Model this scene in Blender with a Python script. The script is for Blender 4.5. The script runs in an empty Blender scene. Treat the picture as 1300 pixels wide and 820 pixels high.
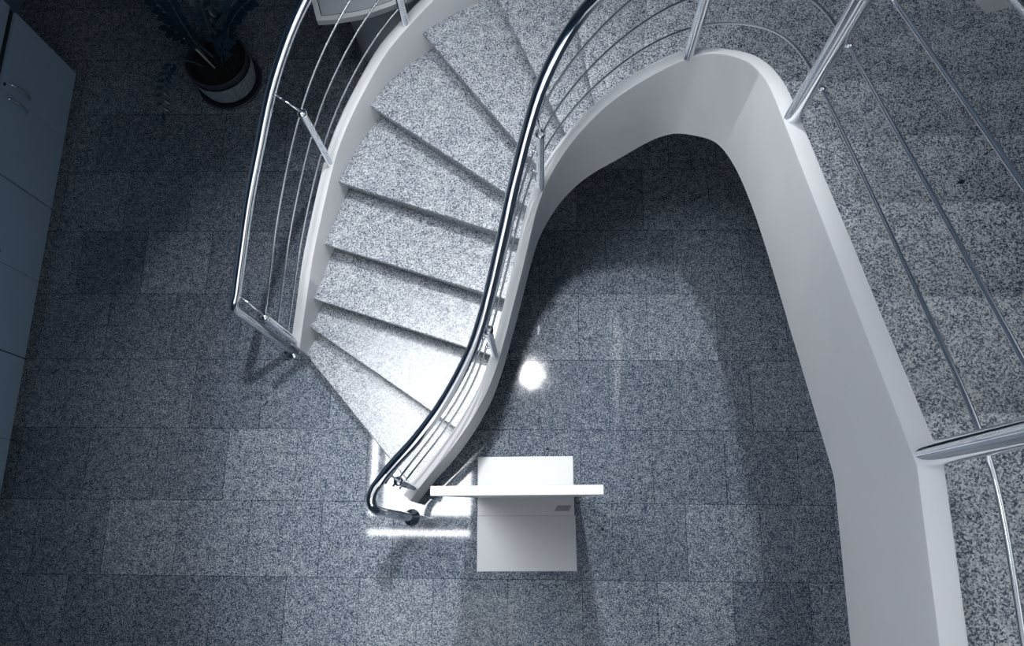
import bpy, bmesh, math, random
from mathutils import Vector, Matrix
random.seed(7)
SC = bpy.context.scene
COL = SC.collection
PI = math.pi

INNER_WELL = [(-0.677, 0.198, 0.285, 0.000), (-0.639, 0.245, 0.312, 0.017), (-0.601, 0.291, 0.338, 0.042), (-0.561, 0.336, 0.365, 0.060), (-0.519, 0.380, 0.394, 0.075), (-0.478, 0.424, 0.421, 0.090), (-0.439, 0.470, 0.447, 0.105), (-0.402, 0.518, 0.470, 0.120), (-0.366, 0.566, 0.492, 0.150), (-0.332, 0.616, 0.517, 0.180), (-0.300, 0.667, 0.543, 0.210), (-0.270, 0.719, 0.569, 0.240), (-0.245, 0.773, 0.595, 0.270), (-0.223, 0.829, 0.621, 0.295), (-0.202, 0.886, 0.651, 0.317), (-0.184, 0.944, 0.684, 0.339), (-0.166, 1.001, 0.719, 0.361), (-0.149, 1.059, 0.754, 0.383), (-0.131, 1.117, 0.790, 0.415), (-0.114, 1.174, 0.827, 0.453), (-0.097, 1.232, 0.864, 0.491), (-0.080, 1.290, 0.902, 0.529), (-0.063, 1.348, 0.949, 0.567), (-0.045, 1.406, 1.008, 0.605), (-0.026, 1.463, 1.079, 0.637), (-0.002, 1.517, 1.162, 0.660), (0.030, 1.568, 1.245, 0.707), (0.068, 1.614, 1.320, 0.754), (0.112, 1.655, 1.397, 0.830), (0.162, 1.686, 1.484, 0.905), (0.217, 1.709, 1.580, 0.973), (0.275, 1.723, 1.677, 1.040), (0.335, 1.731, 1.765, 1.103), (0.395, 1.738, 1.834, 1.165), (0.454, 1.745, 1.892, 1.228), (0.512, 1.743, 1.957, 1.309), (0.563, 1.722, 2.036, 1.400), (0.597, 1.679, 2.126, 1.499), (0.617, 1.623, 2.214, 1.597), (0.633, 1.565, 2.296, 1.706), (0.646, 1.506, 2.372, 1.820), (0.653, 1.447, 2.443, 1.917), (0.655, 1.387, 2.508, 1.994), (0.655, 1.327, 2.565, 2.059), (0.655, 1.266, 2.615, 2.125), (0.655, 1.206, 2.656, 2.190), (0.655, 1.146, 2.691, 2.236), (0.655, 1.085, 2.726, 2.282), (0.655, 1.025, 2.761, 2.329), (0.655, 0.965, 2.795, 2.375), (0.655, 0.904, 2.830, 2.410), (0.655, 0.844, 2.865, 2.446), (0.655, 0.784, 2.900, 2.481), (0.655, 0.724, 2.935, 2.516), (0.655, 0.663, 2.970, 2.550), (0.655, 0.603, 3.004, 2.585), (0.655, 0.543, 3.038, 2.619), (0.655, 0.482, 3.072, 2.651), (0.655, 0.422, 3.106, 2.683), (0.655, 0.362, 3.140, 2.714), (0.655, 0.301, 3.175, 2.744), (0.655, 0.241, 3.210, 2.769), (0.655, 0.181, 3.243, 2.794), (0.655, 0.121, 3.266, 2.820), (0.655, 0.060, 3.280, 2.835), (0.655, -0.000, 3.290, 2.850)]
OUTER_FACE = [(-1.316, 1.001, 0.325), (-1.275, 1.092, 0.444), (-1.230, 1.181, 0.570), (-1.193, 1.273, 0.670), (-1.163, 1.369, 0.744), (-1.131, 1.464, 0.809), (-1.098, 1.558, 0.870), (-1.066, 1.654, 0.927), (-1.034, 1.748, 0.981), (-0.998, 1.842, 1.031), (-0.955, 1.932, 1.076), (-0.906, 2.020, 1.119), (-0.852, 2.104, 1.161), (-0.796, 2.187, 1.203), (-0.734, 2.265, 1.245), (-0.661, 2.333, 1.286), (-0.584, 2.397, 1.328), (-0.503, 2.456, 1.372), (-0.418, 2.509, 1.417), (-0.331, 2.558, 1.463), (-0.241, 2.601, 1.508), (-0.146, 2.632, 1.554), (-0.049, 2.659, 1.599), (0.048, 2.684, 1.645), (0.146, 2.701, 1.689), (0.246, 2.707, 1.732), (0.346, 2.712, 1.774), (0.446, 2.715, 1.817), (0.544, 2.705, 1.855), (0.640, 2.679, 1.890), (0.737, 2.651, 1.924), (0.833, 2.623, 1.958), (0.928, 2.593, 1.992), (1.015, 2.547, 2.024), (1.094, 2.486, 2.054), (1.172, 2.423, 2.084), (1.249, 2.360, 2.114), (1.327, 2.296, 2.144), (1.399, 2.229, 2.175), (1.454, 2.147, 2.210), (1.498, 2.057, 2.246), (1.541, 1.966, 2.283), (1.583, 1.876, 2.319), (1.616, 1.782, 2.358), (1.632, 1.684, 2.402), (1.643, 1.584, 2.446), (1.653, 1.485, 2.491), (1.659, 1.385, 2.542), (1.660, 1.285, 2.601), (1.660, 1.184, 2.661), (1.660, 1.084, 2.722), (1.660, 0.984, 2.784), (1.660, 0.884, 2.844), (1.660, 0.783, 2.902), (1.660, 0.683, 2.958), (1.660, 0.583, 3.014), (1.660, 0.483, 3.071), (1.660, 0.382, 3.128), (1.660, 0.282, 3.183), (1.660, 0.182, 3.226), (1.660, 0.081, 3.261), (1.660, -0.019, 3.285), (1.660, -0.119, 3.290), (1.660, -0.219, 3.290), (1.660, -0.320, 3.290), (1.660, -0.420, 3.290), (1.660, -0.500, 3.290)]
INNER_RAIL = [(-0.728, 0.228, 0.970), (-0.678, 0.290, 1.007), (-0.621, 0.346, 1.043), (-0.563, 0.401, 1.078), (-0.509, 0.460, 1.112), (-0.457, 0.521, 1.146), (-0.409, 0.586, 1.179), (-0.366, 0.653, 1.212), (-0.325, 0.722, 1.248), (-0.288, 0.793, 1.285), (-0.258, 0.867, 1.325), (-0.232, 0.943, 1.366), (-0.209, 1.019, 1.412), (-0.187, 1.097, 1.459), (-0.165, 1.174, 1.509), (-0.143, 1.251, 1.562), (-0.122, 1.328, 1.617), (-0.098, 1.405, 1.687), (-0.071, 1.480, 1.775), (-0.039, 1.554, 1.871), (-0.003, 1.625, 1.963), (0.042, 1.691, 2.051), (0.096, 1.749, 2.139), (0.161, 1.791, 2.237), (0.237, 1.807, 2.345), (0.317, 1.811, 2.447), (0.397, 1.817, 2.534), (0.475, 1.816, 2.612), (0.545, 1.788, 2.691), (0.610, 1.742, 2.771), (0.665, 1.688, 2.854), (0.697, 1.619, 2.947), (0.717, 1.541, 3.043), (0.728, 1.462, 3.130), (0.733, 1.382, 3.210), (0.735, 1.302, 3.279), (0.735, 1.222, 3.340), (0.735, 1.142, 3.393), (0.735, 1.062, 3.440), (0.735, 0.981, 3.486), (0.735, 0.901, 3.532), (0.735, 0.821, 3.579), (0.735, 0.741, 3.625), (0.735, 0.661, 3.671), (0.735, 0.580, 3.716), (0.735, 0.500, 3.762), (0.735, 0.420, 3.807), (0.735, 0.340, 3.853), (0.735, 0.260, 3.898), (0.735, 0.179, 3.935), (0.733, 0.099, 3.963), (0.722, 0.021, 3.978), (0.702, -0.057, 3.982), (0.680, -0.134, 3.983), (0.658, -0.211, 3.985), (0.636, -0.288, 3.986), (0.614, -0.365, 3.987), (0.592, -0.442, 3.989), (0.575, -0.500, 3.990)]
OUTER_RAIL = [(-1.447, 1.121, 0.985), (-1.421, 1.217, 1.047), (-1.393, 1.313, 1.112), (-1.364, 1.409, 1.180), (-1.332, 1.504, 1.251), (-1.295, 1.596, 1.325), (-1.254, 1.688, 1.404), (-1.213, 1.779, 1.485), (-1.169, 1.869, 1.565), (-1.118, 1.955, 1.644), (-1.060, 2.036, 1.725), (-0.996, 2.112, 1.801), (-0.928, 2.186, 1.861), (-0.860, 2.259, 1.907), (-0.790, 2.331, 1.948), (-0.719, 2.401, 1.988), (-0.642, 2.465, 2.028), (-0.562, 2.524, 2.069), (-0.478, 2.578, 2.111), (-0.390, 2.627, 2.153), (-0.300, 2.669, 2.196), (-0.207, 2.706, 2.239), (-0.112, 2.736, 2.282), (-0.015, 2.761, 2.325), (0.083, 2.780, 2.367), (0.182, 2.794, 2.408), (0.282, 2.801, 2.449), (0.382, 2.803, 2.488), (0.481, 2.797, 2.525), (0.580, 2.784, 2.561), (0.678, 2.763, 2.594), (0.774, 2.737, 2.627), (0.869, 2.706, 2.660), (0.962, 2.669, 2.691), (1.050, 2.622, 2.720), (1.134, 2.569, 2.749), (1.214, 2.509, 2.778), (1.291, 2.445, 2.807), (1.366, 2.379, 2.837), (1.436, 2.308, 2.866), (1.498, 2.230, 2.897), (1.552, 2.146, 2.928), (1.599, 2.058, 2.962), (1.640, 1.967, 2.997), (1.675, 1.873, 3.033), (1.704, 1.778, 3.071), (1.723, 1.680, 3.111), (1.735, 1.581, 3.155), (1.744, 1.481, 3.201), (1.751, 1.381, 3.251), (1.753, 1.281, 3.306), (1.755, 1.181, 3.364), (1.755, 1.081, 3.424), (1.755, 0.981, 3.484), (1.755, 0.881, 3.544), (1.755, 0.781, 3.602), (1.755, 0.681, 3.659), (1.755, 0.581, 3.715), (1.755, 0.481, 3.771), (1.755, 0.381, 3.825), (1.755, 0.281, 3.875), (1.755, 0.180, 3.917), (1.755, 0.080, 3.950), (1.755, -0.020, 3.973), (1.755, -0.120, 3.984), (1.755, -0.220, 3.989), (1.755, -0.320, 3.990), (1.755, -0.420, 3.990)]

SKY = (-2.22, -.87, .06, 2.45)      # skylight opening in the ceiling
SKY_E = 31.0
WIN = (-1.0, 1.6, 2.2, 6.1)
WINB = (-3.4, -1.0, 2.9, 6.1)
WIN_E = 1.35
GLOW_R = (-2.6, 2.6, 3.9, 6.1)
GLOW_R_E = .95
PANEL = (-3.3, -.2, -2.8, -.62)
PANEL_E = .9
GLOW_L = (-2.4, 2.7, 3.4, 6.1)
GLOW_L_E = .25
SPOT_W, SPOT_A = 850, 42
SPOT_T = (-.5, .65, .3)
LX, LY, LAMP_E = -.13, 2.12, 60.0
TUBE_E = 8.0
GX = -1.62
EXPO = 0.08
SCRAPS = [(1.191, .988, 2.55, .012, .006, .3, 'dark leaf scrap on a step of the right-hand upper flight'),
 (-2.836, 1.837, 0, .013, .007, -.3, 'dark leaf scrap on the floor beside the cabinets, nearer the plant'),
 (-2.855, .924, 0, .014, .006, .4, 'dark leaf scrap on the floor beside the cabinets, nearer the front'),
 (-1.577, .749, 0, .017, .005, .9, 'dark curled leaf scrap on the floor left of the lowest step'),
 (-1.345, .321, 0, .016, .003, 1.3, 'thin dark leaf scrap on the floor below and left of the stair foot'),
 (.511, 1.568, 0, .020, .002, 1.55, 'thin straight dark scrap on the floor in the middle of the stairwell'),
 (1.354, 1.076, 0, .009, .006, .2, 'small dark leaf scrap on the well floor close under the right-hand upper flight'),
 (.339, .069, 0, .009, .006, 1.2, 'small dark leaf scrap on the floor just right of the display board base'),
 (.881, .169, 0, .008, .005, .8, 'small dark leaf scrap on the floor well to the right of the display board'),
 (.04, .50, 0, .010, .007, .5, 'dark leaf scrap on the floor just behind the display board base')]


# ------------------------------------------------------------------ helpers
def obj(name, verts, faces, mat, parent=None, smooth=False, edges=()):
    me = bpy.data.meshes.new(name)
    me.from_pydata([tuple(v) for v in verts], list(edges), faces)
    me.validate(); me.update()
    bm = bmesh.new(); bm.from_mesh(me)
    bmesh.ops.recalc_face_normals(bm, faces=bm.faces)
    bm.to_mesh(me); bm.free()
    if smooth:
        for p in me.polygons: p.use_smooth = True
    o = bpy.data.objects.new(name, me); COL.objects.link(o)
    if mat: me.materials.append(mat)
    if parent: o.parent = parent
    return o

def bevel(o, w, seg=2, ang=40):
    m = o.modifiers.new('bevel', 'BEVEL'); m.width = w; m.segments = seg
    m.limit_method = 'ANGLE'; m.angle_limit = math.radians(ang)
    return o

def empty(name, loc, label=None, cat=None, group=None, rz=0):
    o = bpy.data.objects.new(name, None); COL.objects.link(o)
    o.location = loc; o.rotation_euler = (0, 0, rz); o.empty_display_size = .1
    return tag(o, label, cat, group)

def tag(o, label=None, cat=None, group=None, kind=None):
    if label: o['label'] = label
    if cat: o['category'] = cat
    if group: o['group'] = group
    if kind: o['kind'] = kind
    return o

class MB:
    """collects shapes in the local frame of a thing (origin = off)"""
    def __init__(s, off=(0, 0, 0)):
        s.v = []; s.f = []; s.o = Vector(off)
    def add(s, vs, fs):
        n = len(s.v); s.v += [Vector(v) - s.o for v in vs]
        s.f += [tuple(i + n for i in f) for f in fs]; return s
    def box(s, a, b):
        (x0, y0, z0), (x1, y1, z1) = a, b
        vs = [(x, y, z) for z in (z0, z1) for y in (y0, y1) for x in (x0, x1)]
        return s.add(vs, [(0,2,3,1),(4,5,7,6),(0,1,5,4),(2,6,7,3),(0,4,6,2),(1,3,7,5)])
    def prism(s, poly, z0, z1):
        n = len(poly)
        vs = [(x, y, z0) for x, y in poly] + [(x, y, z1) for x, y in poly]
        return s.add(vs, [tuple(range(n))[::-1], tuple(range(n, 2*n))] + [(i, (i+1) % n, n+(i+1) % n, n+i) for i in range(n)])
    def tube(s, pts, r, n=12, cap=True, radii=None):
        pts = [Vector(p) for p in pts]; m = len(pts)
        ts = []
        for i in range(m):
            t = (pts[min(i+1, m-1)] - pts[max(i-1, 0)]); ts.append(t.normalized())
        u = ts[0].orthogonal().normalized(); vs = []
        for i in range(m):
            u = (u - ts[i] * u.dot(ts[i])).normalized(); w = ts[i].cross(u)
            rr = radii[i] if radii else r
            for k in range(n):
                a = 2*PI*k/n; vs.append(pts[i] + (u*math.cos(a) + w*math.sin(a))*rr)
        fs = [(i*n+k, i*n+(k+1) % n, (i+1)*n+(k+1) % n, (i+1)*n+k) for i in range(m-1) for k in range(n)]
        if cap: fs += [tuple(range(n))[::-1], tuple((m-1)*n+k for k in range(n))]
        return s.add(vs, fs)
    def lathe(s, c, prof, n=48, axis=(0, 0, 1)):
        ax = Vector(axis).normalized(); u = ax.orthogonal().normalized(); w = ax.cross(u); c = Vector(c)
        vs = []; m = len(prof)
        for r, z in prof:
            for k in range(n):
                a = 2*PI*k/n; vs.append(c + ax*z + (u*math.cos(a)+w*math.sin(a))*max(r, 1e-5))
        fs = [(i*n+k, i*n+(k+1) % n, (i+1)*n+(k+1) % n, (i+1)*n+k) for i in range(m-1) for k in range(n)]
        return s.add(vs, fs)
    def ball(s, c, r, n=12):
        return s.lathe(c, [(r*math.sin(PI*i/8), -r*math.cos(PI*i/8)) for i in range(9)], n)
    def build(s, name, mat, parent=None, smooth=False):
        return obj(name, s.v, s.f, mat, parent, smooth)

def autosmooth(o, ang=35):
    me = o.data
    for p in me.polygons: p.use_smooth = True
    bm = bmesh.new(); bm.from_mesh(me)
    for e in bm.edges:
        if len(e.link_faces) == 2 and e.calc_face_angle(0) > math.radians(ang): e.smooth = False
    bm.to_mesh(me); bm.free(); return o

# ---- curve utilities on lists of tuples
def arc(P):
    s = [0.0]
    for a, b in zip(P, P[1:]): s.append(s[-1] + math.hypot(b[0]-a[0], b[1]-a[1]))
    return s
def at(P, S, t):
    if t <= 0: i = 0
    else:
        i = 0
        while i < len(S)-2 and S[i+1] < t: i += 1
    d = S[i+1]-S[i]; u = (t-S[i])/d if d else 0
    return tuple(P[i][k] + (P[i+1][k]-P[i][k])*u for k in range(len(P[0])))
def resample(P, ds):
    S = arc(P); n = max(2, int(S[-1]/ds)+1)
    return [at(P, S, S[-1]*i/(n-1)) for i in range(n)]
def spline(P, k=4):
    out = []
    for i in range(len(P)-1):
        p0 = P[max(i-1, 0)]; p1 = P[i]; p2 = P[i+1]; p3 = P[min(i+2, len(P)-1)]
        for j in range(k):
            t = j/k
            out.append(tuple(.5*((2*b)+(-a+c)*t+(2*a-5*b+4*c-d)*t*t+(-a+3*b-3*c+d)*t**3) for a, b, c, d in zip(p0, p1, p2, p3)))
    out.append(tuple(P[-1])); return out
def offset(P, d):
    out = []
    for i, p in enumerate(P):
        a = P[max(i-1, 0)]; b = P[min(i+1, len(P)-1)]
        tx, ty = b[0]-a[0], b[1]-a[1]; L = math.hypot(tx, ty) or 1
        out.append((p[0]-ty/L*d, p[1]+tx/L*d) + tuple(p[2:]))
    return out
def relax(P, n=6):
    P = [tuple(p) for p in P]
    for _ in range(n):
        P = [P[0]] + [tuple((a+2*b+c)/4 for a, b, c in zip(P[i-1], P[i], P[i+1])) for i in range(1, len(P)-1)] + [P[-1]]
    return P
def lift(P, h): return [(p[0], p[1], p[2]+h) for p in P]
def nearest(P, x, y):
    return min(range(len(P)), key=lambda i: (P[i][0]-x)**2+(P[i][1]-y)**2)

# ------------------------------------------------------------------ materials
def new_mat(name):
    m = bpy.data.materials.new(name); m.use_nodes = True
    nt = m.node_tree; b = nt.nodes['Principled BSDF']; return m, nt, b
def plain(name, col, rough=.5, metal=0, spec=.5, bump=0, bscale=60):
    m, nt, b = new_mat(name)
    b.inputs['Base Color'].default_value = (*col, 1); b.inputs['Roughness'].default_value = rough
    b.inputs['Metallic'].default_value = metal; b.inputs['Specular IOR Level'].default_value = spec
    N = nt.nodes.new; L = nt.links.new
    g = N('ShaderNodeNewGeometry'); no = N('ShaderNodeTexNoise'); no.inputs['Scale'].default_value = bscale
    no.inputs['Detail'].default_value = 3
    L(g.outputs['Position'], no.inputs['Vector'])
    mr = N('ShaderNodeMapRange'); mr.inputs['To Min'].default_value = rough*.85; mr.inputs['To Max'].default_value = min(1, rough*1.15)
    L(no.outputs['Fac'], mr.inputs['Value']); L(mr.outputs['Result'], b.inputs['Roughness'])
    if bump:
        bp = N('ShaderNodeBump'); bp.inputs['Strength'].default_value = bump; bp.inputs['Distance'].default_value = .002
        L(no.outputs['Fac'], bp.inputs['Height']); L(bp.outputs['Normal'], b.inputs['Normal'])
    return m
def plaster(name, c1, c2, scale, rough):
    m, nt, b = new_mat(name); N = nt.nodes.new; L = nt.links.new
    g = N('ShaderNodeNewGeometry'); no = N('ShaderNodeTexNoise'); no.inputs['Scale'].default_value = scale; no.inputs['Detail'].default_value = 4
    L(g.outputs['Position'], no.inputs['Vector'])
    r = N('ShaderNodeValToRGB'); r.color_ramp.elements[0].position = .35; r.color_ramp.elements[1].position = .65
    r.color_ramp.elements[0].color = (*c1, 1); r.color_ramp.elements[1].color = (*c2, 1)
    L(no.outputs['Fac'], r.inputs['Fac']); L(r.outputs['Color'], b.inputs['Base Color'])
    b.inputs['Roughness'].default_value = rough
    return m
RAMP1 = [(.12, (.006, .020, .050)), (.33, (.042, .080, .135)), (.50, (.18, .225, .285)), (.68, (.42, .45, .485)), (.90, (.70, .72, .74))]
RAMP2 = [(.14, (.008, .024, .054)), (.32, (.075, .108, .155)), (.46, (.28, .305, .34)), (.65, (.50, .525, .55)), (.90, (.74, .755, .77))]
def granite(name, tiled, bright=1.0, rough=.1, scale=150, ramp=RAMP1):
    m, nt, b = new_mat(name); N = nt.nodes.new; L = nt.links.new
    g = N('ShaderNodeNewGeometry')
    vo = N('ShaderNodeTexVoronoi'); vo.inputs['Scale'].default_value = scale; vo.feature = 'F1'
    L(g.outputs['Position'], vo.inputs['Vector'])
    sp = N('ShaderNodeSeparateColor'); L(vo.outputs['Color'], sp.inputs['Color'])
    no = N('ShaderNodeTexNoise'); no.inputs['Scale'].default_value = scale*1.15; no.inputs['Detail'].default_value = 3; no.inputs['Roughness'].default_value = .6
    L(g.outputs['Position'], no.inputs['Vector'])
    big = N('ShaderNodeTexNoise'); big.inputs['Scale'].default_value = 22; big.inputs['Detail'].default_value = 4; L(g.outputs['Position'], big.inputs['Vector'])
    a1 = N('ShaderNodeMath'); a1.operation = 'MULTIPLY_ADD'; L(sp.outputs['Red'], a1.inputs[0]); a1.inputs[1].default_value = .55; a1.inputs[2].default_value = -.27
    a2 = N('ShaderNodeMath'); a2.operation = 'MULTIPLY_ADD'; L(no.outputs['Fac'], a2.inputs[0]); a2.inputs[1].default_value = 1.5; a2.inputs[2].default_value = -.25
    a3 = N('ShaderNodeMath'); a3.operation = 'ADD'; L(a1.outputs[0], a3.inputs[0]); L(a2.outputs[0], a3.inputs[1])
    a4 = N('ShaderNodeMath'); a4.operation = 'MULTIPLY_ADD'; L(big.outputs['Fac'], a4.inputs[0]); a4.inputs[1].default_value = .35; a4.inputs[2].default_value = -.175
    a5 = N('ShaderNodeMath'); a5.operation = 'ADD'; L(a3.outputs[0], a5.inputs[0]); L(a4.outputs[0], a5.inputs[1])
    r = N('ShaderNodeValToRGB'); e = r.color_ramp.elements
    cols = ramp
    e[0].position = cols[0][0]; e[0].color = (*[c*bright for c in cols[0][1]], 1)
    e[1].position = cols[-1][0]; e[1].color = (*[c*bright for c in cols[-1][1]], 1)
    for p, c in cols[1:-1]:
        x = e.new(p); x.color = (*[k*bright for k in c], 1)
    L(a5.outputs[0], r.inputs['Fac'])
    out = r.outputs['Color']
    if tiled:
        mp = N('ShaderNodeMapping'); mp.inputs['Location'].default_value = (.008, -.206, 0)
        L(g.outputs['Position'], mp.inputs['Vector'])
        br = N('ShaderNodeTexBrick'); br.offset = .42; br.offset_frequency = 2; br.squash = 1
        br.inputs['Scale'].default_value = 1; br.inputs['Brick Width'].default_value = .4; br.inputs['Row Height'].default_value = .4
        br.inputs['Mortar Size'].default_value = .0014; br.inputs['Mortar Smooth'].default_value = .1; br.inputs['Bias'].default_value = 0
        br.inputs['Color1'].default_value = (.68, .70, .73, 1); br.inputs['Color2'].default_value = (1.08, 1.08, 1.07, 1); br.inputs['Mortar'].default_value = (.12, .14, .17, 1)
        L(mp.outputs['Vector'], br.inputs['Vector'])
        mx = N('ShaderNodeMix'); mx.data_type = 'RGBA'; mx.blend_type = 'MULTIPLY'; mx.inputs['Factor'].default_value = 1
        L(out, mx.inputs[6]); L(br.outputs['Color'], mx.inputs[7]); out = mx.outputs[2]
    L(out, b.inputs['Base Color'])
    b.inputs['Roughness'].default_value = rough
    rn = N('ShaderNodeMapRange'); rn.inputs['To Min'].default_value = rough*.6; rn.inputs['To Max'].default_value = rough*1.4
    L(big.outputs['Fac'], rn.inputs['Value']); L(rn.outputs['Result'], b.inputs['Roughness'])
    return m
def emit(name, col, s):
    m = bpy.data.materials.new(name); m.use_nodes = True; nt = m.node_tree
    nt.nodes.clear(); o = nt.nodes.new('ShaderNodeOutputMaterial'); e = nt.nodes.new('ShaderNodeEmission')
    e.inputs['Color'].default_value = (*col, 1); e.inputs['Strength'].default_value = s
    nt.links.new(e.outputs[0], o.inputs[0]); return m

M_floor = granite('polished granite tiles', True, .80, .045, 235)
M_step = granite('granite step', False, .84, .24, 255, RAMP2)
M_land = granite('granite landing', False, .8, .2, 210)
M_slab = plaster('blue grey shade slab', (.10, .20, .36), (.12, .23, .40), 4.0, .8)  # blue so that light bounced off the added gallery turns bluish
M_white = plaster('white plaster', (.70, .71, .725), (.75, .76, .77), 3.0, .6)
M_wall = plaster('blue grey wall paint', (.15, .205, .285), (.17, .225, .305), 2.0, .8)
M_ceil = plaster('white ceiling paint', (.66, .70, .76), (.70, .74, .80), 2.0, .8)
M_day = emit('daylight through window', (.93, .96, 1.0), WIN_E)
M_shaft = plain('dark frame and beam shaft', (.04, .05, .07), .6)
M_steel = plain('polished stainless steel', (.90, .925, .95), .06, 1)
M_wire = plain('stainless wire', (.88, .90, .92), .2, 1)
M_board = plain('white lacquered board', (.68, .69, .70), .35)
M_label = plain('grey printed label', (.30, .32, .35), .5)
M_cab = plain('grey laminate', (.33, .45, .58), .35)
M_gap = plain('dark recess', (.012, .016, .022), .7)  # near-black colour holds the shade of cabinet gaps and plinth recess
M_desk = plain('pale grey desk laminate', (.50, .53, .57), .3)
M_edge = plain('white desk edging', (.80, .82, .84), .3)
M_pot = plain('carved grey clay', (.26, .30, .34), .6, bump=.4)
M_potd = plain('dark glazed clay', (.03, .04, .06), .3)
M_soil = plain('potting soil', (.008, .009, .012), .9, bump=1, bscale=120)
M_leaf = plain('glossy dark leaf', (.018, .038, .065), .22)
M_stem = plain('plant stem', (.04, .07, .09), .5)
M_dead = plain('dry leaf', (.01, .014, .022), .7)
M_frame = plain('painted window frame', (.5, .53, .56), .5)

# ------------------------------------------------------------------ staircase curves
WELL = spline(INNER_WELL, 2) + [(.655, -.1, 3.29, 2.85), (.655, -.25, 3.29, 2.85), (.655, -1.0, 3.29, 2.85), (.655, -2.0, 3.29, 2.85), (.655, -3.19, 3.29, 2.85)]
WELL = [WELL[0]] + [b for a, b in zip(WELL, WELL[1:]) if math.hypot(b[0]-a[0], b[1]-a[1]) > 1e-4]
TW = .05
for _ in range(30):     # even out the lower edge of the string
    WELL = [WELL[0]] + [(*WELL[i][:3], (WELL[i-1][3]+2*WELL[i][3]+WELL[i+1][3])/4) for i in range(1, len(WELL)-1)] + [WELL[-1]]
WELL = resample(WELL, .02)   # the straight flight meets the level landing edge at a crisp knee
WELL = [(x, y, min(3.272, 3.072+(.482-y)*.575), min(2.846, 2.63+(.523-y)*.57)) if x > .6 and y < .5 else (x, y, z, zb) for x, y, z, zb in WELL]
ISIDE = offset(WELL, TW)                       # stair side of the inner string
OUTER_FACE = [(p[0]+.07*max(0, min(1, (p[0]-.9)/.6)),)+tuple(p[1:]) for p in OUTER_FACE]
OFACE0 = spline(OUTER_FACE, 2)                 # stair side of the outer string
OFACE = []
for p in OFACE0:
    drop = .42
    OFACE.append((p[0], p[1], p[2], max(0.0, p[2]-drop) if p[1] > 1.3 or p[0] > 0 else 0.0))
OOUT = offset(OFACE, .055)
aI, aO = arc(ISIDE), arc(OFACE)
IN = [(-.684,.270),(-.433,.560),(-.244,.921),(-.166,1.174),(-.088,1.436),(-.050,1.533),(.018,1.633),(.127,1.724),(.241,1.767),(.412,1.791),(.571,1.775),(.665,1.638),(.690,1.541),(.705,1.417),(.705,1.137),(.705,.859),(.705,.554),(.705,.257)]
ON = [(-1.33,.975),(-1.234,1.104),(-1.199,1.226),(-1.134,1.48),(-1.039,1.757),(-.872,2.107),(-.595,2.419),(-.26,2.60),(.07,2.70),(.50,2.72),(1.05,2.56),(1.50,2.21),(1.69,1.815),(1.73,1.417),(1.73,1.137),(1.73,.859),(1.73,.554),(1.73,.257)]
RISE = .17
def tpar(P, S, xy): return S[nearest(P, *xy)] if False else proj_par(P, S, xy)
def proj_par(P, S, xy):
    best = (1e9, 0)
    for i in range(len(P)-1):
        ax, ay = P[i][:2]; bx, by = P[i+1][:2]; dx, dy = bx-ax, by-ay; L2 = dx*dx+dy*dy
        if L2 < 1e-12: continue
        u = max(0, min(1, ((xy[0]-ax)*dx+(xy[1]-ay)*dy)/L2))
        d = (ax+u*dx-xy[0])**2+(ay+u*dy-xy[1])**2
        if d < best[0]: best = (d, S[i]+u*math.sqrt(L2))
    return best[1]
tI = [proj_par(ISIDE, aI, p) for p in IN]; tO = [proj_par(OFACE, aO, p) for p in ON]
tO[0] = 0.0

ST = empty('staircase', (-.9, .7, 0), 'winding granite staircase with white curved side strings, climbing from the lower hall to the landing', 'staircase')
so = ST.location.copy()

def string_mesh(A, B, name, drop_floor=True):
    mb = MB(so); n = len(A); vs = []; c = .006
    for a, b in zip(A, B):
        zt, zb = a[2], a[3]
        if zt-zb < .05: zb = zt-.05
        def mix(u, z): return (a[0]+(b[0]-a[0])*u, a[1]+(b[1]-a[1])*u, z)
        cu = c/.05
        vs += [mix(0, zb), mix(0, zt-c), mix(cu*.3, zt-c*.3), mix(cu, zt), mix(1-cu, zt), mix(1-cu*.3, zt-c*.3), mix(1, zt-c), mix(1, zb)]
    m = 8
    fs = [(i*m+k, i*m+(k+1) % m, (i+1)*m+(k+1) % m, (i+1)*m+k) for i in range(n-1) for k in range(m)]
    fs += [tuple(range(m))[::-1], tuple((n-1)*m+k for k in range(m))]
    mb.add(vs, fs); o = mb.build(name, M_white, ST); return autosmooth(o, 30)
si = string_mesh(WELL, ISIDE, 'string'); si['label'] = 'white curved string around the open stairwell'
so_ = string_mesh(OFACE, OOUT, 'string'); so_['label'] = 'white curved string on the outer edge of the stairs'

def seg(P, S, t0, t1, k=10):
    return [at(P, S, t0+(t1-t0)*i/k)[:2] for i in range(k+1)]
NS = len(IN)
BI, BO = .024, .036      # riser set-back behind the nosing
for k in range(1, NS):   # treads 1..17, the 18th is the landing edge
    i0, i1 = tI[k-1], tI[k]+BI+.012; o0, o1 = tO[k-1], tO[k]+BO+.012
    inner = seg(offset(ISIDE, -.008), aI, i0, i1); outer = seg(offset(OFACE, .008), aO, o0, o1)
    poly = inner + outer[::-1]
    z = RISE*k
    t = MB(so).prism(poly, z-.026, z).build('tread', M_step, ST); bevel(t, .005, 2)
for k in range(1, NS+1):
    pi, po = at(ISIDE, aI, tI[k-1]+BI), at(OFACE, aO, tO[k-1]+BO)
    qi, qo = at(ISIDE, aI, tI[k-1]+BI+.02), at(OFACE, aO, tO[k-1]+BO+.02)
    z0 = max(0, RISE*(k-1)-(.024 if k > 1 else 0)); z1 = RISE*k-.0262
    MB(so).prism([pi[:2], po[:2], qo[:2], qi[:2]], z0, z1).build('riser', M_step, ST)
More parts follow.
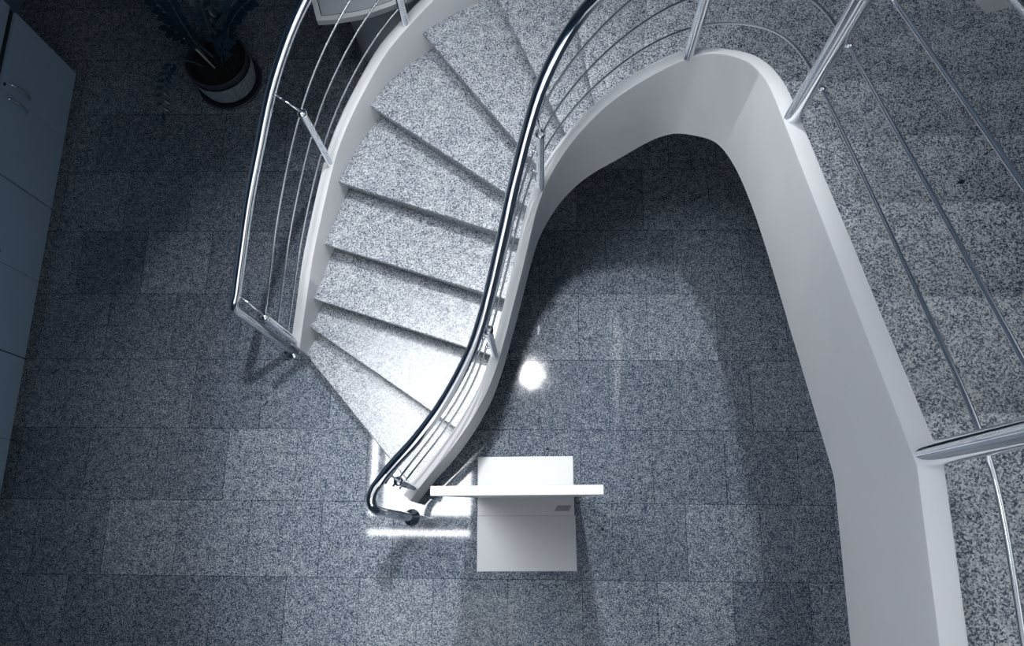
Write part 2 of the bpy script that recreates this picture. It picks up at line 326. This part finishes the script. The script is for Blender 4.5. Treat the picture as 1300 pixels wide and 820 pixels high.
# sloping underside
mb = MB(so); vs = []
for k in range(1, NS+1):
    for h in (-.215, -.27):
        z = max(.002 if h == -.215 else 0, RISE*k+h)
        pi, po = at(ISIDE, aI, tI[k-1]), at(OFACE, aO, tO[k-1])
        for u in (0, .34, .67, 1): vs.append((pi[0]+(po[0]-pi[0])*u, pi[1]+(po[1]-pi[1])*u, z))
fs = []
for k in range(2, NS-1):
    b = k*8
    for j in range(3):
        fs += [(b+j, b+j+1, b+8+j+1, b+8+j), (b+4+j, b+8+4+j, b+8+4+j+1, b+4+j+1)]
mb.add(vs, fs); sf = mb.build('soffit', M_white, ST, True)

# ------------------------------------------------------------------ railings
def railing(name, label, base, fall, railpts, guide, posts, woff, wh, newel, wire_start, neck_dir, wire_r):
    R = empty(name, base, label, 'stair railing'); o = R.location.copy()
    mb = MB(o); mb.tube(railpts, .025, 20); h = mb.build('handrail', M_steel, R, True); autosmooth(h, 50)
    # newel: bend at the lower end, vertical leg down to a round floor flange
    mb = MB(o); mb.tube(newel, .023, 20); nw = mb.build('newel_post', M_steel, R); autosmooth(nw, 50)
    fx, fy = newel[-1][0], newel[-1][1]
    MB(o).lathe((fx, fy, newel[-1][2]), [(0, .02), (.024, .02), (.026, .012), (.043, .010), (.046, .003), (.046, 0), (0, 0)], 32).build('flange', M_steel, nw, True)
    S = arc(guide)
    for (x, y, hgt, *pr) in posts:
        pr = pr[0] if pr else .018
        t = proj_par(guide, S, (x, y)); p = at(guide, S, t)
        x, y, zb = p[0], p[1], p[2]
        mb = MB(o); mb.tube([(x, y, zb-.004), (x, y, zb+hgt)], pr, 20)
        ps = mb.build('post', M_steel, R); autosmooth(ps, 50)
        j = nearest(railpts, x, y); rp = railpts[j]
        mb = MB(o); mb.lathe((x, y, zb+hgt), [(pr, 0), (pr+.0045, .001), (pr+.0045, .012), (pr-.002, .018), (.006, .022), (0, .022)], 20)
        mb.tube([(x, y, zb+hgt+.015), (x+(rp[0]-x)*.5, y+(rp[1]-y)*.5, zb+hgt+.015+(rp[2]-.024-zb-hgt)*.45), (rp[0], rp[1], rp[2]-.018)], .006, 10)
        mb.build('rail_bracket', M_steel, ps, True)
        a = at(guide, S, t-.01); b = at(guide, S, t+.01); tx, ty = b[0]-a[0], b[1]-a[1]; L = math.hypot(tx, ty); nx, ny = -ty/L, tx/L
        sg = 1 if woff >= 0 else -1
        for w in wh:
            zz = zb+w
            if zz > zb+hgt: continue
            mb = MB(o)
            mb.tube([(x-nx*.020*sg, y-ny*.020*sg, zz), (x+nx*(abs(woff)+.004)*sg, y+ny*(abs(woff)+.004)*sg, zz)], .0045, 8)
            mb.lathe((x+nx*woff-nx*.009*sg, y+ny*woff-ny*.009*sg, zz), [(0, 0), (.0085, .002), (.0085, .016), (0, .018)], 12, axis=(nx*sg, ny*sg, 0))
            mb.build('wire_clamp', M_steel, ps, True)
    for w in wh:
        g = relax(offset(lift([q[:3] for q in guide], w), woff), 6)
        Sg = arc(g); L = Sg[-1]
        n = int((L-wire_start)/.03); pts = [at(g, Sg, wire_start+(L-wire_start)*i/n) for i in range(n+1)]
        MB(o).tube(pts, wire_r, 8).build('wire', M_wire, R, True)
    return R

# inner railing
GI = relax(resample(offset(WELL, .025), .03), 10)
IR = [(p[0], p[1], p[2] + (.085*max(0, min(1, (1.6-p[1])/.3)) if p[0] > .6 else 0)) for p in INNER_RAIL if p[1] > .1 or p[0] < .3]
IR = IR + [(.735, .02, 4.065), (.735, -.1, 4.075), (.735, -.5, 4.075), (.735, -1.5, 4.075), (.735, -2.4, 4.075), (.735, -3.19, 4.075)]
IR = spline(IR[1:], 2)
bend = [(-.690, .280, 1.000), (-.728, .236, .982), (-.744, .200, .975), (-.748, .165, .965), (-.738, .138, .945), (-.722, .124, .905), (-.712, .121, .86)]
i0 = IR[0]
lead = spline([IR[2], IR[0], (-.712, .250, .988), (-.736, .215, .980), (-.748, .178, .970), (-.744, .148, .950), (-.728, .128, .915), (-.714, .122, .865), (-.709, .122, .80)], 4)
newel_i = lead[4:] + [(-.707, .122, .4), (-.707, .122, .0)]
railing('stair_railing', 'curved polished steel railing with three wires along the open stairwell side', (-.664, .253, 0), None,
        IR, GI, [(-.655, .262, .50), (-.229, .89, .53), (-.004, 1.561, .53), (.557, 1.75, .53, .020), (.68, 1.105, .55, .021), (.68, .153, .56, .021), (.68, -.95, .56), (.68, -2.05, .56), (.68, -3.0, .56)],
        .034, (.15, .345, .56), newel_i, .02, None, .005)
# outer railing
GO = relax(resample([p for p in offset([p[:3] for p in OFACE], .028) if not (p[0] > 1 and p[1] < 1.75)], .03), 30)
OR = [p for p in [(q[0]+.07*max(0, min(1, (q[0]-.9)/.6)), q[1], q[2]) for q in spline(OUTER_RAIL, 2)] if not (p[0] > 1 and p[1] < 2.0)] + [(1.70, 1.97, 3.01), (1.76, 1.94, 3.02), (1.80, 1.935, 3.02)]
lead = spline([OR[3], OR[0], (-1.462, 1.082, .962), (-1.468, 1.064, .935), (-1.466, 1.057, .90), (-1.462, 1.055, .80)], 4)
newel_o = lead[4:] + [(-1.456, 1.055, .4), (-1.452, 1.055, .0)]
railing('stair_railing', 'curved polished steel railing with three wires along the outer edge of the lower stairs', (-1.45, 1.055, 0), None,
        OR, GO, [(-1.33, 1.03, .53), (-1.042, 1.788, .50), (-.65, 2.38, .53), (.05, 2.73, .53), (.85, 2.65, .53), (1.45, 2.17, .53)],
        .012, (.12, .30, .50), newel_o, .0, None, .005)

# ------------------------------------------------------------------ room shell
def struct(name, mb, mat, label=None):
    o = mb.build(name, mat); o['kind'] = 'structure'
    if label: o['label'] = label
    return o
X0, X1, Y0, Y1, ZC = -3.5, 1.80, -3.2, 4.6, 6.3
struct('floor', MB().box((X0-.1, Y0-.1, -.1), (X1+.1, Y1+.1, 0)), M_floor)
a0, a1, b0_, b1 = GLOW_L
mb = MB().box((X0-.1, Y0-.1, 0), (X0, Y1+.1, b0_)); mb.box((X0-.1, Y0-.1, b1), (X0, Y1+.1, ZC)); mb.box((X0-.1, Y0-.1, b0_), (X0, a0, b1)); mb.box((X0-.1, a1, b0_), (X0, Y1+.1, b1))
struct('wall_left', mb, M_wall)
a0, a1, b0_, b1 = GLOW_R
mb = MB().box((X1, Y0-.1, 0), (X1+.1, Y1+.1, b0_)); mb.box((X1, Y0-.1, b1), (X1+.1, Y1+.1, ZC)); mb.box((X1, Y0-.1, b0_), (X1+.1, a0, b1)); mb.box((X1, a1, b0_), (X1+.1, Y1+.1, b1))
struct('wall_right', mb, M_wall)
struct('wall_back', MB().box((X0, Y1, 0), (X1, Y1+.1, ZC)), M_wall)
mb = MB().box((X0, Y0-.1, 0), (X1, Y0, WIN[2])); mb.box((X0, Y0-.1, WIN[3]), (X1, Y0, ZC))
mb.box((X0, Y0-.1, WIN[2]), (WINB[0], Y0, WIN[3])); mb.box((WIN[1], Y0-.1, WIN[2]), (X1, Y0, WIN[3])); mb.box((WINB[0], Y0-.1, WIN[2]), (WIN[0], Y0, WINB[2]))
struct('wall_front', mb, M_wall)
# ceiling with the skylight opening
SX0, SX1, SY0, SY1 = SKY
mb = MB()
mb.box((X0-.1, Y0-.1, ZC), (SX0, Y1+.1, ZC+.12)); mb.box((SX1, Y0-.1, ZC), (X1+.1, Y1+.1, ZC+.12))
mb.box((SX0, Y0-.1, ZC), (SX1, SY0, ZC+.12)); mb.box((SX0, SY1, ZC), (SX1, Y1+.1, ZC+.12))
struct('ceiling', mb, M_ceil)
# added dark shaft above the opening narrows the beam, glazing on top
SD = 3.0
HX0, HX1, HY0, HY1 = SX0-.70, SX1+.02, SY0-.05, SY1+.8
mb = MB()
mb.box((HX0-.05, HY0-.05, ZC+.12), (HX0, HY1+.05, ZC+SD)); mb.box((HX1, HY0-.05, ZC+.12), (HX1+.05, HY1+.05, ZC+SD))
mb.box((HX0, HY0-.05, ZC+.12), (HX1, HY0, ZC+SD)); mb.box((HX0, HY1, ZC+.12), (HX1, HY1+.05, ZC+SD))
struct('trim_2', mb, M_shaft, 'added skylight shaft that narrows the beam')
w1 = struct('window_1', MB().box((HX0-.05, HY0-.05, ZC+SD), (HX1+.05, HY1+.05, ZC+SD+.02)), emit('daylight through skylight', (.93, .96, 1.0), SKY_E))
fr = MB(); t = .02
fr.box((SX0, SY0, ZC), (SX0+t, SY1, ZC+.04)); fr.box((SX1-t, SY0, ZC), (SX1, SY1, ZC+.04))
fr.box((SX0+.11, SY0+.27, ZC), (SX0+.20, SY1, ZC+.04))
fr.box((SX0, SY0+.07, ZC), (SX1, SY0+.25, ZC+.04))
fr.build('window_frame', M_shaft, w1)
# tall windows in the front wall, behind the viewer
for nm, (a0, a1, b0_, b1) in (('window_2', WIN), ('window_4', WINB)):
    w2 = struct(nm, MB().box((a0, Y0-.04, b0_), (a1, Y0-.02, b1)), M_day)
    fr = MB(); t = .05
    for xx in [a0+(a1-a0)*q/3 for q in range(4)]: fr.box((xx-t/2, Y0-.02, b0_), (xx+t/2, Y0+.03, b1))
    fr.box((a0, Y0-.02, b0_-.02), (a1, Y0+.06, b0_+.03)); fr.box((a0, Y0-.02, b1-.03), (a1, Y0+.03, b1+.02))
    fr.build('window_frame', M_frame, w2)
# added unseen luminous ceiling panel that whitens the handrail reflections
a0, a1, b0_, b1 = PANEL
cp = empty('rail_fill_panel', ((a0+a1)/2, (b0_+b1)/2, ZC), 'added unseen fill panel in the ceiling that whitens the handrails', 'fill panel'); o = cp.location.copy()
fr = MB(o)
fr.box((a0-.04, b0_-.04, ZC-.03), (a0, b1+.04, ZC)); fr.box((a1, b0_-.04, ZC-.03), (a1+.04, b1+.04, ZC))
fr.box((a0, b0_-.04, ZC-.03), (a1, b0_, ZC)); fr.box((a0, b1, ZC-.03), (a1, b1+.04, ZC))
fr.build('panel_frame', M_frame, cp)
MB(o).box((a0, b0_, ZC-.02), (a1, b1, ZC-.005)).build('diffuser', emit('panel glow', (.95, .97, 1.0), PANEL_E), cp)
# added unseen bright pane high in the left wall, reflected by the handrails
a0, a1, b0_, b1 = GLOW_L
w3 = struct('glow_pane_left', MB().box((X0-.04, a0, b0_), (X0-.02, a1, b1)), emit('left pane glow', (.93, .96, 1.0), GLOW_L_E))
fr = MB(); t = .05
for yy in [a0+(a1-a0)*q/4 for q in range(5)]: fr.box((X0-.02, yy-t/2, b0_), (X0+.03, yy+t/2, b1))
fr.box((X0-.02, a0, b0_-.02), (X0+.06, a1, b0_+.03)); fr.box((X0-.02, a0, b1-.03), (X0+.03, a1, b1+.02))
fr.build('window_frame', M_frame, w3)
# added unseen bright pane in the right wall, lights the treads from that side
a0, a1, b0_, b1 = GLOW_R
w5 = struct('glow_pane_right', MB().box((X1+.02, a0, b0_), (X1+.04, a1, b1)), emit('right pane glow', (.93, .96, 1.0), GLOW_R_E))
fr = MB(); t = .05
for yy in [a0+(a1-a0)*q/4 for q in range(5)]: fr.box((X1-.03, yy-t/2, b0_), (X1+.02, yy+t/2, b1))
fr.box((X1-.06, a0, b0_-.02), (X1+.02, a1, b0_+.03)); fr.box((X1-.03, a0, b1-.03), (X1+.02, a1, b1+.02))
fr.build('window_frame', M_frame, w5)
# upper storey slabs around the open well
struct('floor_landing', MB().prism([(.70, .257), (.70, -.5), (.70, Y0), (X1, Y0), (X1, .257)], 2.86, 3.06), M_step)
struct('shade_gallery', MB().prism([(X0, Y0), (GX, Y0), (GX, 1.45), (-1.25, 2.0), (-1.25, 3.0), (X1, 3.0), (X1, Y1), (X0, Y1)], 2.86, 3.06), M_slab)  # unseen gallery, added and widened to shade the left and back floor
struct('trim_1', MB().prism([(GX-.15, Y0), (GX-.15, 1.5), (-1.40, 2.05), (-1.40, 3.15), (X1, 3.15), (X1, 3.20), (-1.45, 3.20), (-1.45, 2.07), (GX-.20, 1.52), (GX-.20, Y0)], 3.06, 3.29), M_white)  # curb of the added gallery

# ------------------------------------------------------------------ ceiling lamps
def lamp(x, y, r, e, label, lx=0, ly=0):
    L = empty('ceiling_lamp', (x, y, ZC), label, 'ceiling lamp'); o = L.location.copy()
    mb = MB(o)
    if lx == 0 and ly == 0:
        mb.lathe((x, y, ZC), [(0, 0), (r+.03, 0), (r+.03, -.05), (r, -.06), (r, -.045), (0, -.045)], 32)
        mb.build('housing', M_frame, L, True)
        MB(o).lathe((x, y, ZC), [(r-.002, -.046), (r*.8, -.056), (0, -.06)], 32).build('diffuser', emit('lamp glow', (1, .98, .95), e), L, True)
    else:
        mb.box((x-lx-.02, y-ly-.02, ZC-.05), (x+lx+.02, y+ly+.02, ZC)); mb.build('housing', M_frame, L)
        MB(o).box((x-lx, y-ly, ZC-.06), (x+lx, y+ly, ZC-.051)).build('diffuser', emit('tube glow', (1, .98, .95), e), L)
lamp(LX, LY, .07, LAMP_E, 'round ceiling lamp above the stairwell')
sd = bpy.data.lights.new('spot', 'SPOT'); sd.energy = SPOT_W; sd.spot_size = math.radians(SPOT_A); sd.spot_blend = 1; sd.shadow_soft_size = .07; sd.color = (.97, .98, 1)
sl = bpy.data.objects.new('spot', sd); COL.objects.link(sl); sl.location = (LX, LY, ZC-.08)
sl.rotation_euler = (Vector(SPOT_T)-sl.location).to_track_quat('-Z', 'Y').to_euler()

# ------------------------------------------------------------------ display stand
B = empty('display_stand', (-.078, .15, 0), 'thin white display board on a flat white rectangular base, seen edge-on beside the stair foot', 'display board', rz=math.radians(.9))
p = MB().box((-.266, -.012, 0), (.264, .305, .026)).build('base_plate', M_board, B); bevel(p, .002)
p = MB().box((-.268, -.302, 0), (.270, -.0125, .014)).build('base_plate', M_board, B); bevel(p, .002)
hh = 1.93; k = .088/hh
MB().add([(x, .085+y-k*z, z) for z in (.026, hh) for y in (0, .032) for x in (-.287, .287)], [(0,2,3,1),(4,5,7,6),(0,1,5,4),(2,6,7,3),(0,4,6,2),(1,3,7,5)]).build('panel', M_board, B)
bevel(B.children[-1], .002)
MB().add([(x, y, .0262+h) for h in (0, .0006) for x, y in ((.155, .010), (.235, .010), (.248, .040), (.170, .040))], [(0,3,2,1),(4,5,6,7),(0,1,5,4),(1,2,6,5),(2,3,7,6),(3,0,4,7)]).build('label_plate', M_label, B)

# ------------------------------------------------------------------ cabinets along the left wall
def cabinet(y0, y1, label):
    ym = (y0+y1)/2
    c = empty('storage_cabinet', (-3.22, ym, 0), label, 'cabinet', 'grey cabinets along the left wall'); o = c.location.copy()
    xb, xf = -3.45, -3.02
    MB(o).box((xb, y0+.002, .06), (xf, y1-.002, 2.02)).build('body', M_cab, c)
    MB(o).box((xb, y0+.002, 0), (xf-.05, y1-.002, .06)).build('plinth', M_gap, c)
    MB(o).box((xf, y0+.004, .722), (xf+.006, y1-.004, .772)).build('recess_strip', M_gap, c)
    for (a, b_, s) in ((y0+.004, ym-.0015, 1), (ym+.0015, y1-.004, -1)):
        for (z0, z1, low) in ((.065, .720, True), (.775, 2.015, False)):
            d = MB(o).box((xf+.001, a, z0), (-3.0, b_, z1)).build('door', M_cab, c); bevel(d, .0015)
            yh = (b_-.042) if s == 1 else (a+.042)
            za, zb = (.46, .66) if low else (.82, 1.02)
            pts = [(-3.0+.034*math.sin(PI*t/12)**.6 if 0 < t < 12 else -3.002, yh, za+(zb-za)*t/12) for t in range(13)]
            MB(o).tube(pts, .0065, 10).build('handle', M_steel, d, True)
            if low and s == -1:
                MB(o).lathe((-3.0, yh-.02, .695), [(0, .004), (.010, .004), (.010, 0)], 16, axis=(1, 0, 0)).build('lock', M_gap, d, True)
cabinet(1.93, 2.875, 'grey cabinet by the left wall, farthest from the front and nearest the potted plant')
cabinet(.994, 1.93, 'grey cabinet by the left wall, the middle one of the row')
cabinet(.06, .994, 'grey cabinet by the left wall, at the row end away from the plant')

# ------------------------------------------------------------------ potted plant
PX, PY = -2.00, 2.83
P_ = empty('potted_plant', (PX, PY, 0), 'dark leafy plant in a carved round pot on a saucer beside the cabinets', 'potted plant'); o = P_.location.copy()
MB(o).lathe((PX, PY, 0), [(0, 0), (.185, 0), (.205, .02), (.208, .035), (.196, .035), (.185, .022), (0, .018)], 48).build('saucer', M_potd, P_, True)
pot = MB(o).lathe((PX, PY, .019), [(0, 0), (.150, 0), (.165, .03), (.178, .10), (.186, .17), (.188, .215), (.194, .225), (.194, .262), (.184, .266), (.178, .255), (.176, .20), (0, .20)], 64).build('pot', M_potd, P_); autosmooth(pot, 50)
# carved band: a light ring with leaf-shaped grooves
def pot_r(z):
    T = [(0, .15), (.03, .165), (.10, .178), (.17, .186), (.215, .188)]
    for (a, ra), (b, rb) in zip(T, T[1:]):
        if z <= b: return ra+(rb-ra)*(z-a)/(b-a)
    return .188
vs = []; fs = []; NA, NZ = 180, 16
for i in range(NZ+1):
    z = .035+.175*i/NZ
    for k in range(NA):
        a = 2*PI*k/NA; u = (a*6/(2*PI)) % 1; v = i/NZ
        cx = abs(u-.5)*2
        g = 0
        if cx < .9 and i not in (0, NZ):
            rib = math.sin((v*1.0+cx*.55)*22)
            g = .0045 if rib > .35 else 0
            if cx < .07: g = .006
        else: g = 0 if i in (0, NZ) else (.003 if cx > .95 else 0)
        r = pot_r(z)+.008-g
        vs.append((PX+r*math.cos(a), PY+r*math.sin(a), .019+z))
fs = [(i*NA+k, i*NA+(k+1) % NA, (i+1)*NA+(k+1) % NA, (i+1)*NA+k) for i in range(NZ) for k in range(NA)]
MB(o).add(vs, fs).build('carved_band', M_pot, P_)
MB(o).lathe((PX, PY, .225), [(.177, 0), (.12, .006), (.05, .010), (0, .008)], 32).build('soil', M_soil, P_, True)

def leaf(mb, base, dirv, up, L, W):
    d = Vector(dirv).normalized(); s = d.cross(Vector(up)).normalized(); n = s.cross(d).normalized(); b = Vector(base)
    pr = [(0, 0.06), (.15, .45), (.35, .85), (.55, 1), (.75, .82), (.9, .45), (1, .03)]
    vs = []
    for t, w in pr:
        c = b+d*L*t - n*L*.12*t*t
        vs += [c+s*W*w+n*W*w*.28, c, c-s*W*w+n*W*w*.28]
    top = len(vs); vs += [v-n*.0015 for v in vs]
    fs = []
    for i in range(len(pr)-1):
        a = i*3
        fs += [(a, a+1, a+4, a+3), (a+1, a+2, a+5, a+4)]
        a += top; fs += [(a, a+3, a+4, a+1), (a+1, a+4, a+5, a+2)]
    mb.add(vs, fs)
def stem(p0, p1, p2, p3, nl, L=.082, W=.024, start=.25, r=.006):
    p0, p1, p2, p3 = map(Vector, (p0, p1, p2, p3))
    def bz(t): return p0*(1-t)**3+3*p1*t*(1-t)**2+3*p2*t*t*(1-t)+p3*t**3
    pts = [bz(i/20) for i in range(21)]
    s = MB(o).tube(pts, r, 8, radii=[r*1.5*(1-.75*i/20) for i in range(21)]).build('stem', M_stem, P_, True)
    mb = MB(o)
    for i in range(nl):
        t = start+(1-start)*i/(nl-1); c = bz(t); tg = (bz(min(1, t+.02))-bz(max(0, t-.02))).normalized()
        side = tg.cross(Vector((.25, .1, 1))).normalized()
        sg = 1 if i % 2 else -1
        k = 1-.25*abs(t-.6)
        if i == nl-1: d = tg
        else: d = side*sg+tg*.75+Vector((random.uniform(-.15, .15), random.uniform(-.15, .15), random.uniform(-.1, .15)))
        up = side.cross(tg)*1.0
        if up.z < 0: up = -up
        leaf(mb, c, d, up+Vector((0, 0, .3)), L*k*random.uniform(.9, 1.1), W*k)
    mb.build('foliage', M_leaf, s, True)
b0 = (PX, PY, .22)
def bb(dx, dy): return (PX+dx, PY+dy, .22)
stem(bb(-.05, 0), (PX-.08, PY+.02, .5), (PX-.10, PY+.04, .75), (PX-.06, PY+.10, .98), 22)
stem(bb(-.02, .03), (PX-.10, PY+.05, .45), (PX-.17, PY+.08, .62), (PX-.25, PY+.16, .78), 20)
stem(bb(.04, .02), (PX+.10, PY+.06, .45), (PX+.20, PY+.10, .62), (PX+.34, PY+.16, .66), 20)
stem(bb(.05, .04), (PX+.08, PY+.10, .50), (PX+.14, PY+.20, .72), (PX+.26, PY+.30, .84), 20)
stem(bb(.0, .05), (PX+.0, PY+.15, .55), (PX-.0, PY+.25, .80), (PX+.06, PY+.38, .95), 20)
stem(bb(-.09, -.02), (PX-.20, PY-.02, .42), (PX-.28, PY-.10, .40), (PX-.34, PY-.30, .17), 16, L=.06, W=.012, start=.45, r=.004)
stem(bb(.06, -.05), (PX+.08, PY-.06, .30), (PX+.08, PY-.08, .36), (PX+.07, PY-.09, .40), 6, L=.06, W=.024, start=.5, r=.004)
stem(bb(.03, -.02), (PX+.04, PY-.02, .34), (PX+.10, PY+.02, .42), (PX+.14, PY+.06, .46), 9, start=.35, r=.004)
stem(bb(-.01, .06), (PX+.02, PY+.08, .38), (PX+.05, PY+.10, .48), (PX+.10, PY+.10, .55), 10, start=.3, r=.004)
stem(bb(-.04, .04), (PX-.08, PY+.06, .36), (PX-.12, PY+.06, .46), (PX-.19, PY+.05, .52), 10, start=.3, r=.004)
MB(o).tube([(PX-.02, PY-.03, .23), (PX-.10, PY+.02, .40), (PX-.16, PY+.05, .50)], .006, 8).build('stem', plain('pale cut stem', (.45, .5, .5), .4), P_, True)

# ------------------------------------------------------------------ desk under the outer edge of the stairs
D = empty('desk', (-.9, 3.1, 0), 'pale grey desk with white edging and round pedestal, beside the stairs at the back', 'desk'); o = D.location.copy()
front = spline([(-1.248, 2.785), (-1.17, 2.790), (-1.085, 2.803), (-.99, 2.822), (-.91, 2.848), (-.80, 2.895), (-.68, 2.97), (-.55, 3.08)], 3)
poly = front + [(-.45, 3.55), (-1.50, 3.62)]
MB(o).prism(poly, .712, .738).build('desk_top', M_desk, D)
def inset(poly, d):
    out = []; n = len(poly); cx = sum(p[0] for p in poly)/n; cy = sum(p[1] for p in poly)/n
    for i in range(n):
        a, p, b = poly[i-1], poly[i], poly[(i+1) % n]
        def nn(u, v):
            dx, dy = v[0]-u[0], v[1]-u[1]; L = math.hypot(dx, dy) or 1; return (-dy/L, dx/L)
        n1, n2 = nn(a, p), nn(p, b); mx, my = n1[0]+n2[0], n1[1]+n2[1]; L = math.hypot(mx, my)
        mx, my = mx/L, my/L; c = max(.4, mx*n1[0]+my*n1[1]); out.append((p[0]+mx*d/c, p[1]+my*d/c))
    return out
def band(poly, d0, d1, z0, z1):
    A, Bp = inset(poly, d0), inset(poly, d1); n = len(poly); vs = []
    for a, b in zip(A, Bp): vs += [(*a, z0), (*a, z1), (*b, z1), (*b, z0)]
    fs = [(i*4+k, i*4+(k+1) % 4, ((i+1) % n)*4+(k+1) % 4, ((i+1) % n)*4+k) for i in range(n) for k in range(4)]
    return vs, fs
MB(o).add(*band(poly, -.004, .026, .700, .742)).build('edging', M_edge, D)
MB(o).add(*band(poly, .0262, .031, .739, .7395)).build('groove', M_gap, D)
MB(o).lathe((-.93, 3.13, 0), [(0, 0), (.25, 0), (.25, .711), (0, .711)], 64).build('pedestal', M_desk, D)
autosmooth(D.children[-1], 40)

# ------------------------------------------------------------------ dry leaf scraps on the floor
def scrap(x, y, z, L, W, rot, label):
    c, s = math.cos(rot), math.sin(rot); vs = []; n = 7
    for i in range(n):
        t = i/(n-1)*2-1; w = W*(1-t*t)**.6*(1+.3*math.sin(5*t+x))
        for v, h in ((w, .002), (0, .006), (-w, .0025)):
            vs.append((x+c*t*L-s*v, y+s*t*L+c*v, z+h+.003*abs(t)))
    m = len(vs); vs += [(a, b, max(z+.0005, h-.0015)) for a, b, h in vs]; fs = []
    for i in range(n-1):
        a = i*3
        fs += [(a, a+1, a+4, a+3), (a+1, a+2, a+5, a+4), (m+a, m+a+3, m+a+4, m+a+1), (m+a+1, m+a+4, m+a+5, m+a+2)]
    for i in range(n-1):
        a = i*3; fs += [(a, a+3, m+a+3, m+a), (a+2, m+a+2, m+a+5, a+5)]
    q = obj('leaf_scrap', [Vector(v)-Vector((x, y, z)) for v in vs], fs, M_dead); q.location = (x, y, z)
    tag(q, label, 'leaf scrap', 'dry leaf scraps')
for a in SCRAPS: scrap(*a)

# ------------------------------------------------------------------ world, camera, view
w = bpy.data.worlds.new('world'); SC.world = w; w.use_nodes = True
w.node_tree.nodes['Background'].inputs['Color'].default_value = (.35, .5, .8, 1)
w.node_tree.nodes['Background'].inputs['Strength'].default_value = .3
cam = bpy.data.cameras.new('camera'); co = bpy.data.objects.new('camera', cam); COL.objects.link(co)
cam.sensor_fit = 'HORIZONTAL'; cam.sensor_width = 36; cam.lens = 36*1070/1300; cam.shift_y = -45/1300; cam.clip_start = .05
R = Matrix(((0.99943449, 0.0, 0.03362583), (0.00971246, 0.95737758, -0.28867599), (-0.03219262, 0.28883933, 0.95683618)))
co.matrix_world = Matrix.Translation((0, 0, 4.79)) @ R.to_4x4()
SC.camera = co
SC.view_settings.view_transform = 'Standard'; SC.view_settings.look = 'None'
SC.view_settings.gamma = 1; SC.view_settings.use_curve_mapping = False
SC.view_settings.exposure = EXPO
